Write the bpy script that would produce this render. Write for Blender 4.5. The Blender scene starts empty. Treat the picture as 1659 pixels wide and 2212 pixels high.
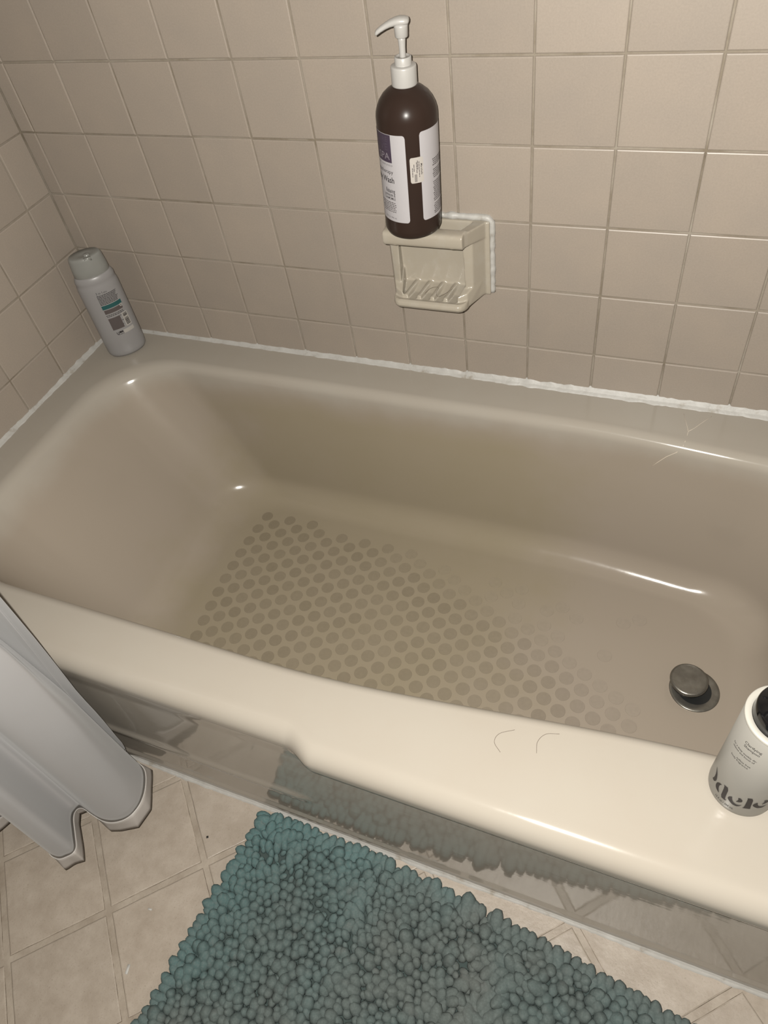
import bpy, bmesh, math, random
import numpy as np
from mathutils import Vector, Matrix, noise

# ------------------------------------------------------------------ camera, world, light
scene = bpy.context.scene
COL = scene.collection
ZF = 0.434                                     # height of the lowest full grout line above the bathroom floor
CR = [(0.9242993891, 0.3591722724, -0.1290965452),     # camera right
      (0.1933065665, -0.7321956283, -0.6530866200),    # camera down
      (-0.3290945314, 0.5786923540, -0.7461983308)]    # camera forward
CP = Vector((1.1388954, -0.9965897, 0.7597590 + ZF))
cam_d = bpy.data.cameras.new('camera')
cam_d.sensor_fit = 'HORIZONTAL'; cam_d.sensor_width = 36.0
cam_d.lens = 1562.066 / 1659 * 36.0; cam_d.clip_start = 0.01
cam = bpy.data.objects.new('camera', cam_d); COL.objects.link(cam)
r_, d_, f_ = (Vector(v) for v in CR)
cam.matrix_world = Matrix(((r_.x, -d_.x, -f_.x, CP.x), (r_.y, -d_.y, -f_.y, CP.y), (r_.z, -d_.z, -f_.z, CP.z), (0, 0, 0, 1)))
scene.camera = cam

world = bpy.data.worlds.new('world'); scene.world = world; world.use_nodes = True
world.node_tree.nodes['Background'].inputs['Color'].default_value = (1.0, 0.9, 0.78, 1)
world.node_tree.nodes['Background'].inputs['Strength'].default_value = 0.02

# the phone's flash, a few centimetres to the left of its lens
fl = bpy.data.lights.new('phone_flash', 'POINT'); fl.energy = 89.0; fl.color = (1.0, 0.965, 0.893); fl.shadow_soft_size = 0.004
flo = bpy.data.objects.new('phone_flash', fl); flo.location = CP - r_ * 0.034 - d_ * 0.022; COL.objects.link(flo)
scene.view_settings.view_transform = 'Standard'; scene.view_settings.look = 'None'
scene.view_settings.exposure = 0.0; scene.view_settings.gamma = 1.0; scene.view_settings.use_curve_mapping = False
scene.cycles.max_bounces = 8; scene.cycles.diffuse_bounces = 2; scene.cycles.sample_clamp_indirect = 4.0; scene.cycles.use_denoising = True; scene.cycles.blur_glossy = .35

rnd = random.Random(7)

# ------------------------------------------------------------------ helpers
def link(name, me, mat=None, parent=None, smooth=True):
    o = bpy.data.objects.new(name, me); COL.objects.link(o)
    if mat is not None:
        me.materials.clear(); me.materials.append(mat)
    if smooth:
        me.shade_smooth()
    if parent is not None: o.parent = parent
    return o

def from_bm(name, bm):
    me = bpy.data.meshes.new(name)
    bmesh.ops.recalc_face_normals(bm, faces=bm.faces)
    bm.to_mesh(me); bm.free(); return me

def obj(name, bm, mat, parent=None, smooth=True):
    return link(name, from_bm(name, bm), mat, parent, smooth)

def tag(o, label=None, cat=None, group=None, kind=None):
    if label: o['label'] = label
    if cat: o['category'] = cat
    if group: o['group'] = group
    if kind: o['kind'] = kind
    return o

def empty(name, loc, label, cat, group=None, rot=(0, 0, 0)):
    o = bpy.data.objects.new(name, None); COL.objects.link(o)
    o.location = loc; o.rotation_euler = rot; o.empty_display_size = 0.05
    return tag(o, label, cat, group)

def box(bm, x0, x1, y0, y1, z0, z1):
    vs = [bm.verts.new(p) for p in ((x0, y0, z0), (x1, y0, z0), (x1, y1, z0), (x0, y1, z0), (x0, y0, z1), (x1, y0, z1), (x1, y1, z1), (x0, y1, z1))]
    for f in ((0, 3, 2, 1), (4, 5, 6, 7), (0, 1, 5, 4), (1, 2, 6, 5), (2, 3, 7, 6), (3, 0, 4, 7)):
        bm.faces.new([vs[i] for i in f])
    return vs

def lathe(bm, prof, n=48, c=(0, 0, 0), sx=1.0, sy=1.0):
    rings = []
    for r, z in prof:
        if r < 1e-6: rings.append([bm.verts.new((c[0], c[1], c[2] + z))])
        else: rings.append([bm.verts.new((c[0] + sx * r * math.cos(2 * math.pi * k / n), c[1] + sy * r * math.sin(2 * math.pi * k / n), c[2] + z)) for k in range(n)])
    for a, b in zip(rings, rings[1:]):
        if len(a) == 1 and len(b) == 1: continue
        for k in range(n):
            k2 = (k + 1) % n
            if len(a) == 1: bm.faces.new((a[0], b[k2], b[k]))
            elif len(b) == 1: bm.faces.new((a[k], a[k2], b[0]))
            else: bm.faces.new((a[k], a[k2], b[k2], b[k]))

def tube(bm, pts, rad, n=8):
    pts = [Vector(p) for p in pts]; rings = []; u = None
    for i, p in enumerate(pts):
        t = (pts[min(i + 1, len(pts) - 1)] - pts[max(i - 1, 0)]).normalized()
        if u is None:
            u = t.cross(Vector((0, 0, 1)) if abs(t.z) < .9 else Vector((1, 0, 0))).normalized()
        else:
            u = (u - t * u.dot(t)).normalized()
        w = t.cross(u)
        r = rad[i] if isinstance(rad, (list, tuple)) else rad
        rings.append([bm.verts.new(p + (u * math.cos(2 * math.pi * k / n) + w * math.sin(2 * math.pi * k / n)) * r) for k in range(n)])
    for a, b in zip(rings, rings[1:]):
        for k in range(n): bm.faces.new((a[k], a[(k + 1) % n], b[(k + 1) % n], b[k]))
    bm.faces.new(rings[0]); bm.faces.new(rings[-1])

def grid_mesh(bm, P):
    V = [[bm.verts.new(p) for p in row] for row in P]
    for a, b in zip(V, V[1:]):
        for k in range(len(a) - 1): bm.faces.new((a[k], a[k + 1], b[k + 1], b[k]))
    return V

def sst(a, b, x):
    t = min(1, max(0, (x - a) / (b - a))); return t * t * (3 - 2 * t)

def n1(x, y=0.0, z=0.0): return noise.noise(Vector((x, y, z)))

# ------------------------------------------------------------------ materials
class M:
    """small node builder around one Principled material"""
    def __init__(s, name, color=(.5, .5, .5), rough=.5, metal=0.0, spec=.5):
        s.m = bpy.data.materials.new(name); s.m.use_nodes = True
        s.t = s.m.node_tree; s.p = s.t.nodes['Principled BSDF']
        s.p.inputs['Base Color'].default_value = (*color, 1); s.p.inputs['Roughness'].default_value = rough
        s.p.inputs['Metallic'].default_value = metal; s.p.inputs['Specular IOR Level'].default_value = spec
        s.color = (*color, 1)
    def n(s, typ, **kw):
        nd = s.t.nodes.new(typ)
        for k, v in kw.items(): setattr(nd, k, v)
        return nd
    def l(s, a, b): s.t.links.new(a, b)
    def pos(s, scale=(1, 1, 1), local=False):
        c = s.n('ShaderNodeTexCoord').outputs['Object'] if local else s.n('ShaderNodeNewGeometry').outputs['Position']
        mp = s.n('ShaderNodeMapping'); mp.inputs['Scale'].default_value = scale; s.l(c, mp.inputs['Vector']); return mp.outputs['Vector']
    def noise(s, scale=5, detail=4, rough=.55, vec=None, dist=0):
        t = s.n('ShaderNodeTexNoise'); t.inputs['Scale'].default_value = scale; t.inputs['Detail'].default_value = detail
        t.inputs['Roughness'].default_value = rough; t.inputs['Distortion'].default_value = dist
        s.l(vec if vec is not None else s.pos(), t.inputs['Vector']); return t.outputs['Fac']
    def ramp(s, fac, stops):
        r = s.n('ShaderNodeValToRGB'); e = r.color_ramp.elements
        while len(e) < len(stops): e.new(.5)
        for k, (p, c) in enumerate(stops):
            e[k].position = p; e[k].color = (*c, 1) if not isinstance(c, (int, float)) else (c, c, c, 1)
        s.l(fac, r.inputs['Fac']); return r.outputs['Color']
    def mix(s, fac, a, b, mode='MIX'):
        x = s.n('ShaderNodeMix', data_type='RGBA', blend_type=mode)
        for v, i in ((fac, 0), (a, 6), (b, 7)):
            if hasattr(v, 'is_linked') or hasattr(v, 'links'): s.l(v, x.inputs[i])
            elif i == 0: x.inputs[0].default_value = v
            else: x.inputs[i].default_value = (*v[:3], 1)
        return x.outputs[2]
    def math(s, op, a, b=0.0):
        x = s.n('ShaderNodeMath', operation=op)
        for v, i in ((a, 0), (b, 1)):
            if isinstance(v, (int, float)): x.inputs[i].default_value = v
            else: s.l(v, x.inputs[i])
        return x.outputs[0]
    def col(s, c): s.l(c, s.p.inputs['Base Color']); return s
    def rough(s, r): s.l(r, s.p.inputs['Roughness']); return s
    def bump(s, h, strength=.2, dist=.001):
        b = s.n('ShaderNodeBump'); b.inputs['Strength'].default_value = strength; b.inputs['Distance'].default_value = dist
        s.l(h, b.inputs['Height']); s.l(b.outputs['Normal'], s.p.inputs['Normal']); return s

def flat(name, color, rough=.5, metal=0, spec=.5, var=.06, scale=60):
    m = M(name, color, rough, metal, spec)
    f = m.noise(scale, 3)
    m.col(m.mix(f, [c * (1 - var) for c in color], [c * (1 + var) for c in color])); return m.m

# glazed wall tile
def make_tile(name, c):
    m = M(name, c, .40, 0, .45)
    rn = m.n('ShaderNodeObjectInfo').outputs['Random']
    a = m.mix(rn, [v * .955 for v in c], [v * 1.04 for v in c])
    mo = m.noise(14, 4); b = m.mix(m.ramp(mo, [(.3, 0), (.75, 1)]), (.955, .96, .965), (1.03, 1.02, 1.005)); a = m.mix(1.0, a, b, 'MULTIPLY')
    sp = m.ramp(m.noise(230, 2), [(.72, 0), (.80, .35)])
    a = m.mix(sp, a, (c[0] * .72, c[1] * .70, c[2] * .66))
    m.col(m.mix(1.0, a, m.ramp(m.noise(420, 3, .6), [(.25, .93), (.75, 1.05)]), 'MULTIPLY')); m.bump(m.noise(60, 3), .12, .0006); return m.m
TILE = make_tile('wall_tile_glaze', (.612, .523, .440))
g = M('wall_grout', (.5, .43, .35), .85, 0, .2)
gf = m_ = g.noise(11, 5, .65)
gc = g.ramp(gf, [(.30, (.64, .57, .48)), (.50, (.50, .43, .345)), (.64, (.37, .305, .225)), (.78, (.17, .13, .085))])
g.col(gc); g.bump(g.noise(300, 3), .5, .0006); GROUT = g.m

def tub_material(name, rough, wave, dots=False):
    c = (.692, .632, .545)
    m = M(name, c, rough, 0, .68 if wave else .27)
    # soap-scum stain: yellow tint on the far wall and middle of the floor of the basin
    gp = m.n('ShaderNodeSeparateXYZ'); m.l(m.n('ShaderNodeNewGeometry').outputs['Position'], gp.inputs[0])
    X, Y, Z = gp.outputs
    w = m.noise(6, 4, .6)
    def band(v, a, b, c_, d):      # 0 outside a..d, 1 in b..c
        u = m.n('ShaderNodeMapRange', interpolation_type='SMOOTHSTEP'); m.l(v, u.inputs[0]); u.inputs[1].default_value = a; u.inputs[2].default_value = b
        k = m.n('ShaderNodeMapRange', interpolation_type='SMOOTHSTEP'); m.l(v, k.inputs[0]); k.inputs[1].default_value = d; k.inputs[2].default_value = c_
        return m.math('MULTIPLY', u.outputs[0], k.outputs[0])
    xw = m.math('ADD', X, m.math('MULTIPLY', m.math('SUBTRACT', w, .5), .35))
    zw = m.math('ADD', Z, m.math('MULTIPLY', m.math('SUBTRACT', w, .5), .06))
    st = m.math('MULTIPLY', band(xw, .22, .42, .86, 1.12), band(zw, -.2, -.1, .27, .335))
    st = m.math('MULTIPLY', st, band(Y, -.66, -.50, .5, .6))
    scum_shade = m.math('MULTIPLY', band(zw, -.2, -.1, .30, .350), band(Y, -.70, -.62, .5, .6))  # brownish scum tint that also paints the basin's shade below the rim
    a = m.mix(m.math('MULTIPLY', scum_shade, .9), c, (.588, .498, .402))
    a = m.mix(m.math('MULTIPLY', st, .85), a, (.535, .455, .315))
    a = m.mix(m.ramp(m.noise(9, 5, .6), [(.35, 0), (.8, .25)]), a, (.62, .525, .425))
    if dots:
        a = m.mix(1.0, a, m.n('ShaderNodeObjectInfo').outputs['Color'], 'MULTIPLY'); a = m.mix(1.0, a, m.ramp(m.noise(170, 3), [(.3, .94), (.7, 1.0)]), 'MULTIPLY')
    m.col(a)
    if wave:
        v = m.pos((1.2, 1, 7)); h = m.noise(7, 3, .5, v, .6)
        h2 = m.noise(26, 2, .5, m.pos((.8, 1, 2.2)))
        m.bump(m.math('ADD', h, m.math('MULTIPLY', h2, .30)), .13, .0011)
    else:
        m.rough(m.math('ADD', m.math('MULTIPLY', m.noise(18, 4), .16), rough - .08))
        m.bump(m.noise(220, 2), .05, .0003)
    return m.m
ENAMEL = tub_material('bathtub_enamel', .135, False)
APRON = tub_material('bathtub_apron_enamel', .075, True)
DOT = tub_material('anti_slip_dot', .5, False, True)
CAULK = None
c = M('caulk', (.72, .705, .66), .5, 0, .5)
c.col(c.ramp(c.noise(34, 5, .65), [(.28, (.50, .44, .36)), (.42, (.76, .735, .69)), (.70, (.86, .84, .80))])); c.bump(c.noise(90, 4), .5, .0015); CAULK = c.m
CERAMIC = (lambda m: (m.col(m.mix(m.ramp(m.noise(45, 5, .65), [(.5, 0), (.68, .30)]), (.69, .615, .50), (.78, .73, .64))), m.bump(m.noise(60, 3), .08, .0006), m.m)[-1])(M('soap_dish_ceramic', (.60, .535, .445), .20))
f = M('floor_vinyl', (.5, .43, .36), .42, 0, .4)
rn = f.n('ShaderNodeObjectInfo').outputs['Random']
fc = f.mix(f.ramp(f.noise(26, 6, .65), [(.3, 0), (.72, 1)]), (.54, .455, .37), (.70, .61, .515))
fc = f.mix(f.ramp(f.noise(420, 2, .5), [(.60, 0), (.74, .55)]), fc, (.40, .325, .25))
fc = f.mix(1.0, fc, f.mix(rn, (.96, .96, .96), (1.04, 1.035, 1.03)), 'MULTIPLY')
f.col(fc); f.bump(f.math('ADD', f.noise(130, 4, .6), f.math('MULTIPLY', f.noise(30, 2), 1.2)), .42, .0012); FLOOR = f.m
f = M('floor_vinyl_joint', (.47, .40, .33), .5, 0, .35)
f.col(f.ramp(f.noise(24, 5, .6), [(.3, (.46, .38, .30)), (.5, (.57, .485, .395)), (.7, (.68, .59, .49))])); f.bump(f.noise(220, 3), .5, .001); FJOINT = f.m
JSHADE = (lambda m: (m.col(m.ramp(m.noise(34, 5, .7), [(.36, (.60, .51, .42)), (.50, (.36, .295, .23)), (.64, (.20, .155, .115))])), m.m)[-1])(M('joint_edge_shade', (.3, .24, .19), .8, 0, .2))  # groove shade painted on the floor tile edges, broken up by noise

t = M('mat_chenille', (.1, .15, .15), .95, 0, .15)
tc = t.ramp(t.noise(9, 3, .5), [(.30, (.190, .212, .200)), (.52, (.165, .212, .206)), (.72, (.175, .262, .262))])
gp = t.n('ShaderNodeSeparateXYZ'); t.l(t.n('ShaderNodeNewGeometry').outputs['Position'], gp.inputs[0])
gm = t.n('ShaderNodeMapRange', interpolation_type='SMOOTHSTEP'); t.l(t.math('ADD', t.math('SUBTRACT', gp.outputs[0], gp.outputs[1]), t.math('MULTIPLY', t.noise(7, 3), .35)), gm.inputs[0]); gm.inputs[1].default_value = 1.93; gm.inputs[2].default_value = 1.60
tc = t.mix(t.math('MULTIPLY', gm.outputs[0], .75), tc, (.130, .262, .268))
tc = t.mix(t.ramp(t.noise(300, 3, .6), [(.40, 0), (.75, .45)]), tc, (.30, .35, .34))
tc = t.mix(t.ramp(t.noise(38, 2), [(.60, 0), (.78, .35)]), tc, (.25, .245, .235))
t.col(tc); t.bump(t.noise(520, 3, .7), .45, .0010); CHEN = t.m
CHEN2 = flat('mat_backing', (.10, .135, .13), .95, 0, .1)

k = M('curtain_satin', (.56, .54, .535), .42, 0, .55)
k.col(k.mix(k.noise(7, 4), (.52, .50, .495), (.58, .57, .575))); k.bump(k.noise(26, 4, .6, k.pos((1, 1, .25))), .12, .002)
k.p.inputs['Sheen Weight'].default_value = .2; CURT = k.m
k = M('curtain_hem', (.64, .58, .53), .5, 0, .45); k.bump(k.noise(60, 4, .6, k.pos((1, 1, 2))), .3, .001)
k.col(k.mix(k.noise(15, 4), (.62, .555, .505), (.69, .64, .60))); HEM = k.m
THREAD = flat('hem_thread', (.92, .89, .85), .7)

b = M('amber_plastic', (.03, .016, .011), .27, 0, .14); b.p.inputs['Subsurface Weight'].default_value = 0
b.col(b.mix(b.noise(12, 3), (.048, .0325, .0265), (.066, .039, .030))); AMBER = b.m
WHITEP = flat('white_plastic', (.80, .775, .74), .38, 0, .5, .02)
LABELP = flat('label_paper', (.80, .765, .79), .5, 0, .4, .02)
STICK = flat('sticker_paper', (.82, .76, .70), .6, 0, .3, .02)
PURPLE = flat('label_purple', (.098, .070, .110), .5, 0, .4, .05)
INK = flat('ink_dark', (.040, .032, .034), .55, 0, .3, .05)
INK2 = flat('ink_grey', (.20, .175, .175), .55, 0, .3, .05)
INKL = flat('ink_lilac', (.40, .355, .40), .55, 0, .3, .05)
INKP = flat('ink_purple_grey', (.135, .105, .145), .55, 0, .3, .05)
GREYP = (lambda m: (m.col(m.mix(m.noise(10, 3), (.46, .445, .44), (.52, .50, .50))), m.m)[-1])(M('grey_bottle_plastic', (.37, .36, .36), .34, 0, .5))
GREYC = flat('grey_cap_plastic', (.44, .44, .41), .22, 0, .5, .03)
TEAL = flat('label_teal', (.035, .155, .155), .5, 0, .3, .12, 90)
TAUPE = flat('label_taupe', (.165, .135, .13), .55, 0, .3, .06)
PALE = flat('label_pale', (.72, .68, .63), .5, 0, .3, .03)
SHAM = flat('shampoo_plastic', (.40, .382, .345), .30, 0, .5, .03, 20)
SHAMR = flat('shampoo_rim', (.72, .69, .62), .4, 0, .5, .02)
BLACKP = flat('black_gloss_plastic', (.008, .008, .009), .10, 0, .5, .1)
METAL = (lambda m: (m.col(m.mix(m.ramp(m.noise(60, 5), [(.35, 0), (.7, 1)]), (.15, .14, .122), (.215, .205, .18))), m.rough(m.ramp(m.noise(90, 4), [(.3, .24), (.7, .42)])), m.m)[-1])(M('drain_metal', (.3, .28, .25), .3, .75))
RUBBER_AND_DARK = flat('drain_rubber_and_hole_dark', (.012, .014, .014), .5)
HAIR = flat('hair', (.16, .10, .07), .5)
SPECK = flat('white_speck', (.80, .78, .74), .7)
GRIT = flat('dark_grit', (.03, .025, .02), .8)
PAINT = flat('wall_paint', (.22, .20, .17), .8, 0, .2)
CEILP = flat('ceiling_paint', (.30, .28, .25), .8, 0, .2)
ALBEDO = .42            # one common reflectance scale: the room's surfaces are mid-toned and the flash is strong
for m_ in list(bpy.data.materials):
    p_ = m_.node_tree.nodes.get('Principled BSDF') if m_.use_nodes else None
    if p_ is None or p_.inputs['Metallic'].default_value > .5: continue
    x_ = m_.node_tree.nodes.new('ShaderNodeMix'); x_.data_type = 'RGBA'; x_.blend_type = 'MULTIPLY'; x_.inputs[0].default_value = 1.0
    x_.inputs[7].default_value = (ALBEDO, ALBEDO, ALBEDO, 1)
    bc = p_.inputs['Base Color']
    if bc.is_linked: m_.node_tree.links.new(bc.links[0].from_socket, x_.inputs[6])
    else: x_.inputs[6].default_value = bc.default_value
    m_.node_tree.links.new(x_.outputs[2], bc)

# ------------------------------------------------------------------ room shell
P = 0.1095; C0 = 0.0314; L1 = 0.0656; RIM = 0.356; GAP = 0.00115
def plain(name, x0, x1, y0, y1, z0, z1, mat):
    bm = bmesh.new(); box(bm, x0, x1, y0, y1, z0, z1); return tag(obj(name, bm, mat, None, False), kind='structure')
wall_back = plain('wall_back', -.12, 1.65, .0022, .10, -.02, 2.40, GROUT)
wall_left = plain('wall_left', -.12, -.0022, -2.0, .0022, -.02, 2.40, GROUT)
wall_right = plain('wall_right', 1.526, 1.65, -2.0, .0022, -.02, 2.40, PAINT)
wall_front = plain('wall_front', -.0022, 1.526, -2.0, -1.9, -.02, 2.40, PAINT)
ceiling = plain('ceiling', -.12, 1.65, -2.0, .10, 2.40, 2.46, CEILP)

tile_cache = {}
def tile_mesh(w, h):
    """a pillowed wall tile lying in local x (width), z (height), face towards -y"""
    key = (round(w, 4), round(h, 4))
    if key in tile_cache: return tile_cache[key]
    bm = bmesh.new(); e = .0016; rings = []
    for ins, y in ((0, .006), (0, .0016), (.0006, .0005), (e, 0.0)):
        a, b_ = w / 2 - ins, h / 2 - ins
        rings.append([bm.verts.new(p) for p in ((-a, y, -b_), (a, y, -b_), (a, y, b_), (-a, y, b_))])
    for A, B in zip(rings, rings[1:]):
        for i in range(4): bm.faces.new((A[i], A[(i + 1) % 4], B[(i + 1) % 4], B[i]))
    bm.faces.new(rings[-1])
    me = from_bm('tile', bm); me.materials.append(TILE); tile_cache[key] = me; return me

def put_tile(wall, u0, u1, z0, z1, left=False):
    w, h = u1 - u0 - 2 * GAP, z1 - z0 - 2 * GAP
    if w < .006 or h < .006: return
    o = bpy.data.objects.new('tile', tile_mesh(w, h)); COL.objects.link(o); o.parent = wall
    j = lambda s: rnd.uniform(-s, s)
    cu, cz = (u0 + u1) / 2 + j(.0004), (z0 + z1) / 2 + j(.0004)
    if left:
        o.location = (j(.0003), -cu, cz); o.rotation_euler = (j(.004), j(.003), math.pi / 2 + j(.004))
    else:
        o.location = (cu, j(.0003), cz); o.rotation_euler = (j(.004), j(.003), j(.004))

rows = [(RIM + .001, ZF)] + [(ZF + k * P, ZF + (k + 1) * P) for k in range(8)]
cols = [(0.0, C0)] + [(C0 + k * P, min(C0 + (k + 1) * P, 1.525)) for k in range(14) if C0 + k * P < 1.52]
DX0, DX1, DZ0, DZ1 = .690, .848, ZF + .0995, ZF + .2215      # soap dish flange
for z0, z1 in rows:
    for x0, x1 in cols:
        zc = (z0 + z1) / 2; xc = (x0 + x1) / 2
        if ZF + P - .01 < zc < ZF + 2 * P + .01:
            if DX0 - .01 < xc < .80: continue
            if .80 < xc < .90: x0 = DX1 + .001
        put_tile(wall_back, x0, x1, z0, z1)
lcols = [(0.0, L1)] + [(L1 + k * P, L1 + (k + 1) * P) for k in range(7)]
for z0, z1 in rows:
    for u0, u1 in lcols: put_tile(wall_left, u0, u1, z0, z1, True)

# floor: embossed vinyl laid diagonally, each field a piece
bm = bmesh.new(); box(bm, -.0022, 1.526, -1.9, .0022, -.02, -.0012)
floor = tag(obj('floor', bm, FJOINT, None, False), kind='structure')
HD = .112                                               # half diagonal of the floor squares
def floor_tile(cx, cy):
    s = HD * math.sqrt(2) - .0092
    key = 'floor'
    if key not in tile_cache:
        bm = bmesh.new(); a = s / 2; rings = []
        for ins, z in ((0, -.0012), (.0007, -.0006), (.0022, .0)):
            ring = []
            q = a - ins
            for (px, py), (qx, qy) in (((-q, -q), (q, -q)), ((q, -q), (q, q)), ((q, q), (-q, q)), ((-q, q), (-q, -q))):
                for k in range(6):
                    tt = k / 6; x = px + (qx - px) * tt; y = py + (qy - py) * tt
                    w = .0007 * n1(x * 160, y * 160, 3.3) if 0 < k else 0
                    ring.append(bm.verts.new((x + w, y + w, z)))
            rings.append(ring)
        for A, B in zip(rings, rings[1:]):
            for i in range(24): bm.faces.new((A[i], A[(i + 1) % 24], B[(i + 1) % 24], B[i]))
        bm.faces.new(rings[-1]); me = from_bm('floor_tile', bm); me.materials.append(FLOOR); me.materials.append(JSHADE)
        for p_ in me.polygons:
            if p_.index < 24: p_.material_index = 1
        tile_cache[key] = me
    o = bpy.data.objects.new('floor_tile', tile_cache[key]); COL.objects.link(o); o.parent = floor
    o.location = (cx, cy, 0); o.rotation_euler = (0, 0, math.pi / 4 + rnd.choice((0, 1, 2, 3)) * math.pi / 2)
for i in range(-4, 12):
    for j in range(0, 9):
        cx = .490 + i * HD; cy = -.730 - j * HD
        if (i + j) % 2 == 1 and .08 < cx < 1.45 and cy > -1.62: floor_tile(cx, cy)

# ------------------------------------------------------------------ bathtub
tub = empty('bathtub', (0, 0, 0), 'beige enamelled bathtub with dotted non-slip floor, set against the tiled walls', 'bathtub')
ZB = .060
def yfront(x): return -.7275 - .0165 * sst(.778, .822, x)
def yB(x): return -.025 * sst(1.0, 1.4, x)
def yN(x): return .050 * sst(.70, 1.35, x)
SIDES = {'L': (.085, .30, .030, .10), 'R': (1.445, 1.375, .020, .07), 'B': (-.088, -.125, .020, .052), 'F': (-.634, -.600, .016, .05)}
def inset(side, z):
    a, b_, r1, r2 = SIDES[side]; A = abs(b_ - a); H = RIM - ZB; ph = math.atan2(H, A)
    t1, t2 = r1 * math.tan(ph / 2), r2 * math.tan(ph / 2)
    za, zb = RIM - r1 * (1 - math.cos(ph)), ZB + r2 * (1 - math.cos(ph))
    if z >= za: return -t1 + r1 * math.sin(math.acos(max(-1, min(1, 1 - (RIM - z) / r1))))
    if z <= zb: return A + t2 - r2 * math.sin(math.acos(max(-1, min(1, 1 - (z - ZB) / r2))))
    ia, ib = -t1 + r1 * math.sin(ph), A + t2 - r2 * math.sin(ph)
    return ia + (ib - ia) * (za - z) / (za - zb)
def rrect(x0, x1, y0, y1, R, ns=36, nc=16):
    pts = []
    def arc(cx, cy, a0):
        for k in range(nc): a = a0 + math.pi / 2 * k / nc; pts.append((cx + R * math.cos(a), cy + R * math.sin(a)))
    def seg(ax, ay, bx, by):
        for k in range(ns): pts.append((ax + (bx - ax) * k / ns, ay + (by - ay) * k / ns))
    seg(x0 + R, y0, x1 - R, y0); arc(x1 - R, y0 + R, -math.pi / 2)
    seg(x1, y0 + R, x1, y1 - R); arc(x1 - R, y1 - R, 0)
    seg(x1 - R, y1, x0 + R, y1); arc(x0 + R, y1 - R, math.pi / 2)
    seg(x0, y1 - R, x0, y0 + R); arc(x0 + R, y0 + R, math.pi)
    return pts
def basin_ring(z):
    t = (RIM - z) / (RIM - ZB)
    x0 = SIDES['L'][0] + inset('L', z); x1 = SIDES['R'][0] - inset('R', z)
    y1 = SIDES['B'][0] - inset('B', z); y0 = SIDES['F'][0] + inset('F', z)
    out = []
    for x, y in rrect(x0, x1, y0, y1, .15 - .04 * t):
        if y < -.36: y += yN(x) * min(1, (-.36 - y) / .24)
        else: y += yB(x) * min(1, (y + .36) / .22)
        out.append((x, y, z))
    return out
zs = [RIM - .024 * (k / 9) ** 2 for k in range(10)] + [RIM - .024 - (RIM - .024 - ZB - .09) * k / 12 for k in range(1, 12)] + [ZB + .09 * (1 - k / 14) ** 2 for k in range(15)]
bm = bmesh.new(); rings = []
FR = .026
outer = []
for x, y in rrect(.0008, 1.5232, -.70, -.0008, .002):
    if y < -.69: y = yfront(x) + FR
    outer.append((x, y, RIM))
rings.append([bm.verts.new(p) for p in outer])
# an intermediate ledge ring keeps the ledge quads even
r0 = basin_ring(RIM)
rings.append([bm.verts.new(tuple(.5 * a + .5 * b_ for a, b_ in zip(p, q))) for p, q in zip(outer, r0)])
for z in zs: rings.append([bm.verts.new(p) for p in basin_ring(z)])
last = basin_ring(ZB)
for fct in (.85, .65, .45, .25):
    rings.append([bm.verts.new((.86 + (x - .86) * fct, -.36 + (y + .36) * fct, ZB)) for x, y, z in last])
N = len(rings[0])
for A, B in zip(rings, rings[1:]):
    for k in range(N): bm.faces.new((A[k], A[(k + 1) % N], B[(k + 1) % N], B[k]))
cv = bm.verts.new((.86, -.36, ZB))
for k in range(N): bm.faces.new((rings[-1][k], rings[-1][(k + 1) % N], cv))
# rolled front lip (denser along x than the ledge ring, own strip)
xs = sorted(set([round(1.524 * k / 90, 4) for k in range(1, 90)] + [.0008, 1.5232] + [round(.770 + .06 * k / 24, 4) for k in range(25)]))
front = [v for v in rings[0] if abs(v.co.y - (yfront(v.co.x) + FR)) < 1e-5]
for v in front: v.co.y = yfront(v.co.x) + FR
prof = []
for x in xs:
    yf = yfront(x); s = sst(.778, .822, x); row = [(x, yf + FR + .006, RIM)]
    for k in range(0, 15):
        a = math.pi / 2 * k / 14; row.append((x, yf + FR - FR * math.sin(a), RIM - FR * (1 - math.cos(a))))
    row.append((x, yf + .0002, RIM - .034))
    prof.append(row)
for v in front:          # pull the ledge strip under the lip strip so the two meet in one plane
    v.co.z = RIM
grid_mesh(bm, prof)
for v in rings[0]:
    if v.co.y < -.69: v.co.z = RIM - .0004
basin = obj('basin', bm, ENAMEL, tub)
# apron
bm = bmesh.new(); rowsA = []
zsA = [RIM - .0330 - .038 * k / 20 for k in range(21)] + [(RIM - .071) * (1 - k / 48) for k in range(1, 49)]
for x in xs:
    row = []
    for z in zsA:
        s = 1 - sst(.745, .768, x)
        bead = .0036 * s * math.exp(-((z - .120) / .012) ** 2); lip = (yfront(x) + .7260) * sst(.288, RIM - .0335, z)
        foot = .003 * sst(.030, .022, z)
        row.append((x, -.7260 + lip - bead - foot + .0006 * n1(x * 5, z * 6) * sst(RIM - .03, RIM - .08, z), z))
    rowsA.append(row)
grid_mesh(bm, rowsA); apron = obj('apron', bm, APRON, tub)
apron['label'] = 'glossy front apron mirroring the floor mat'

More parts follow.
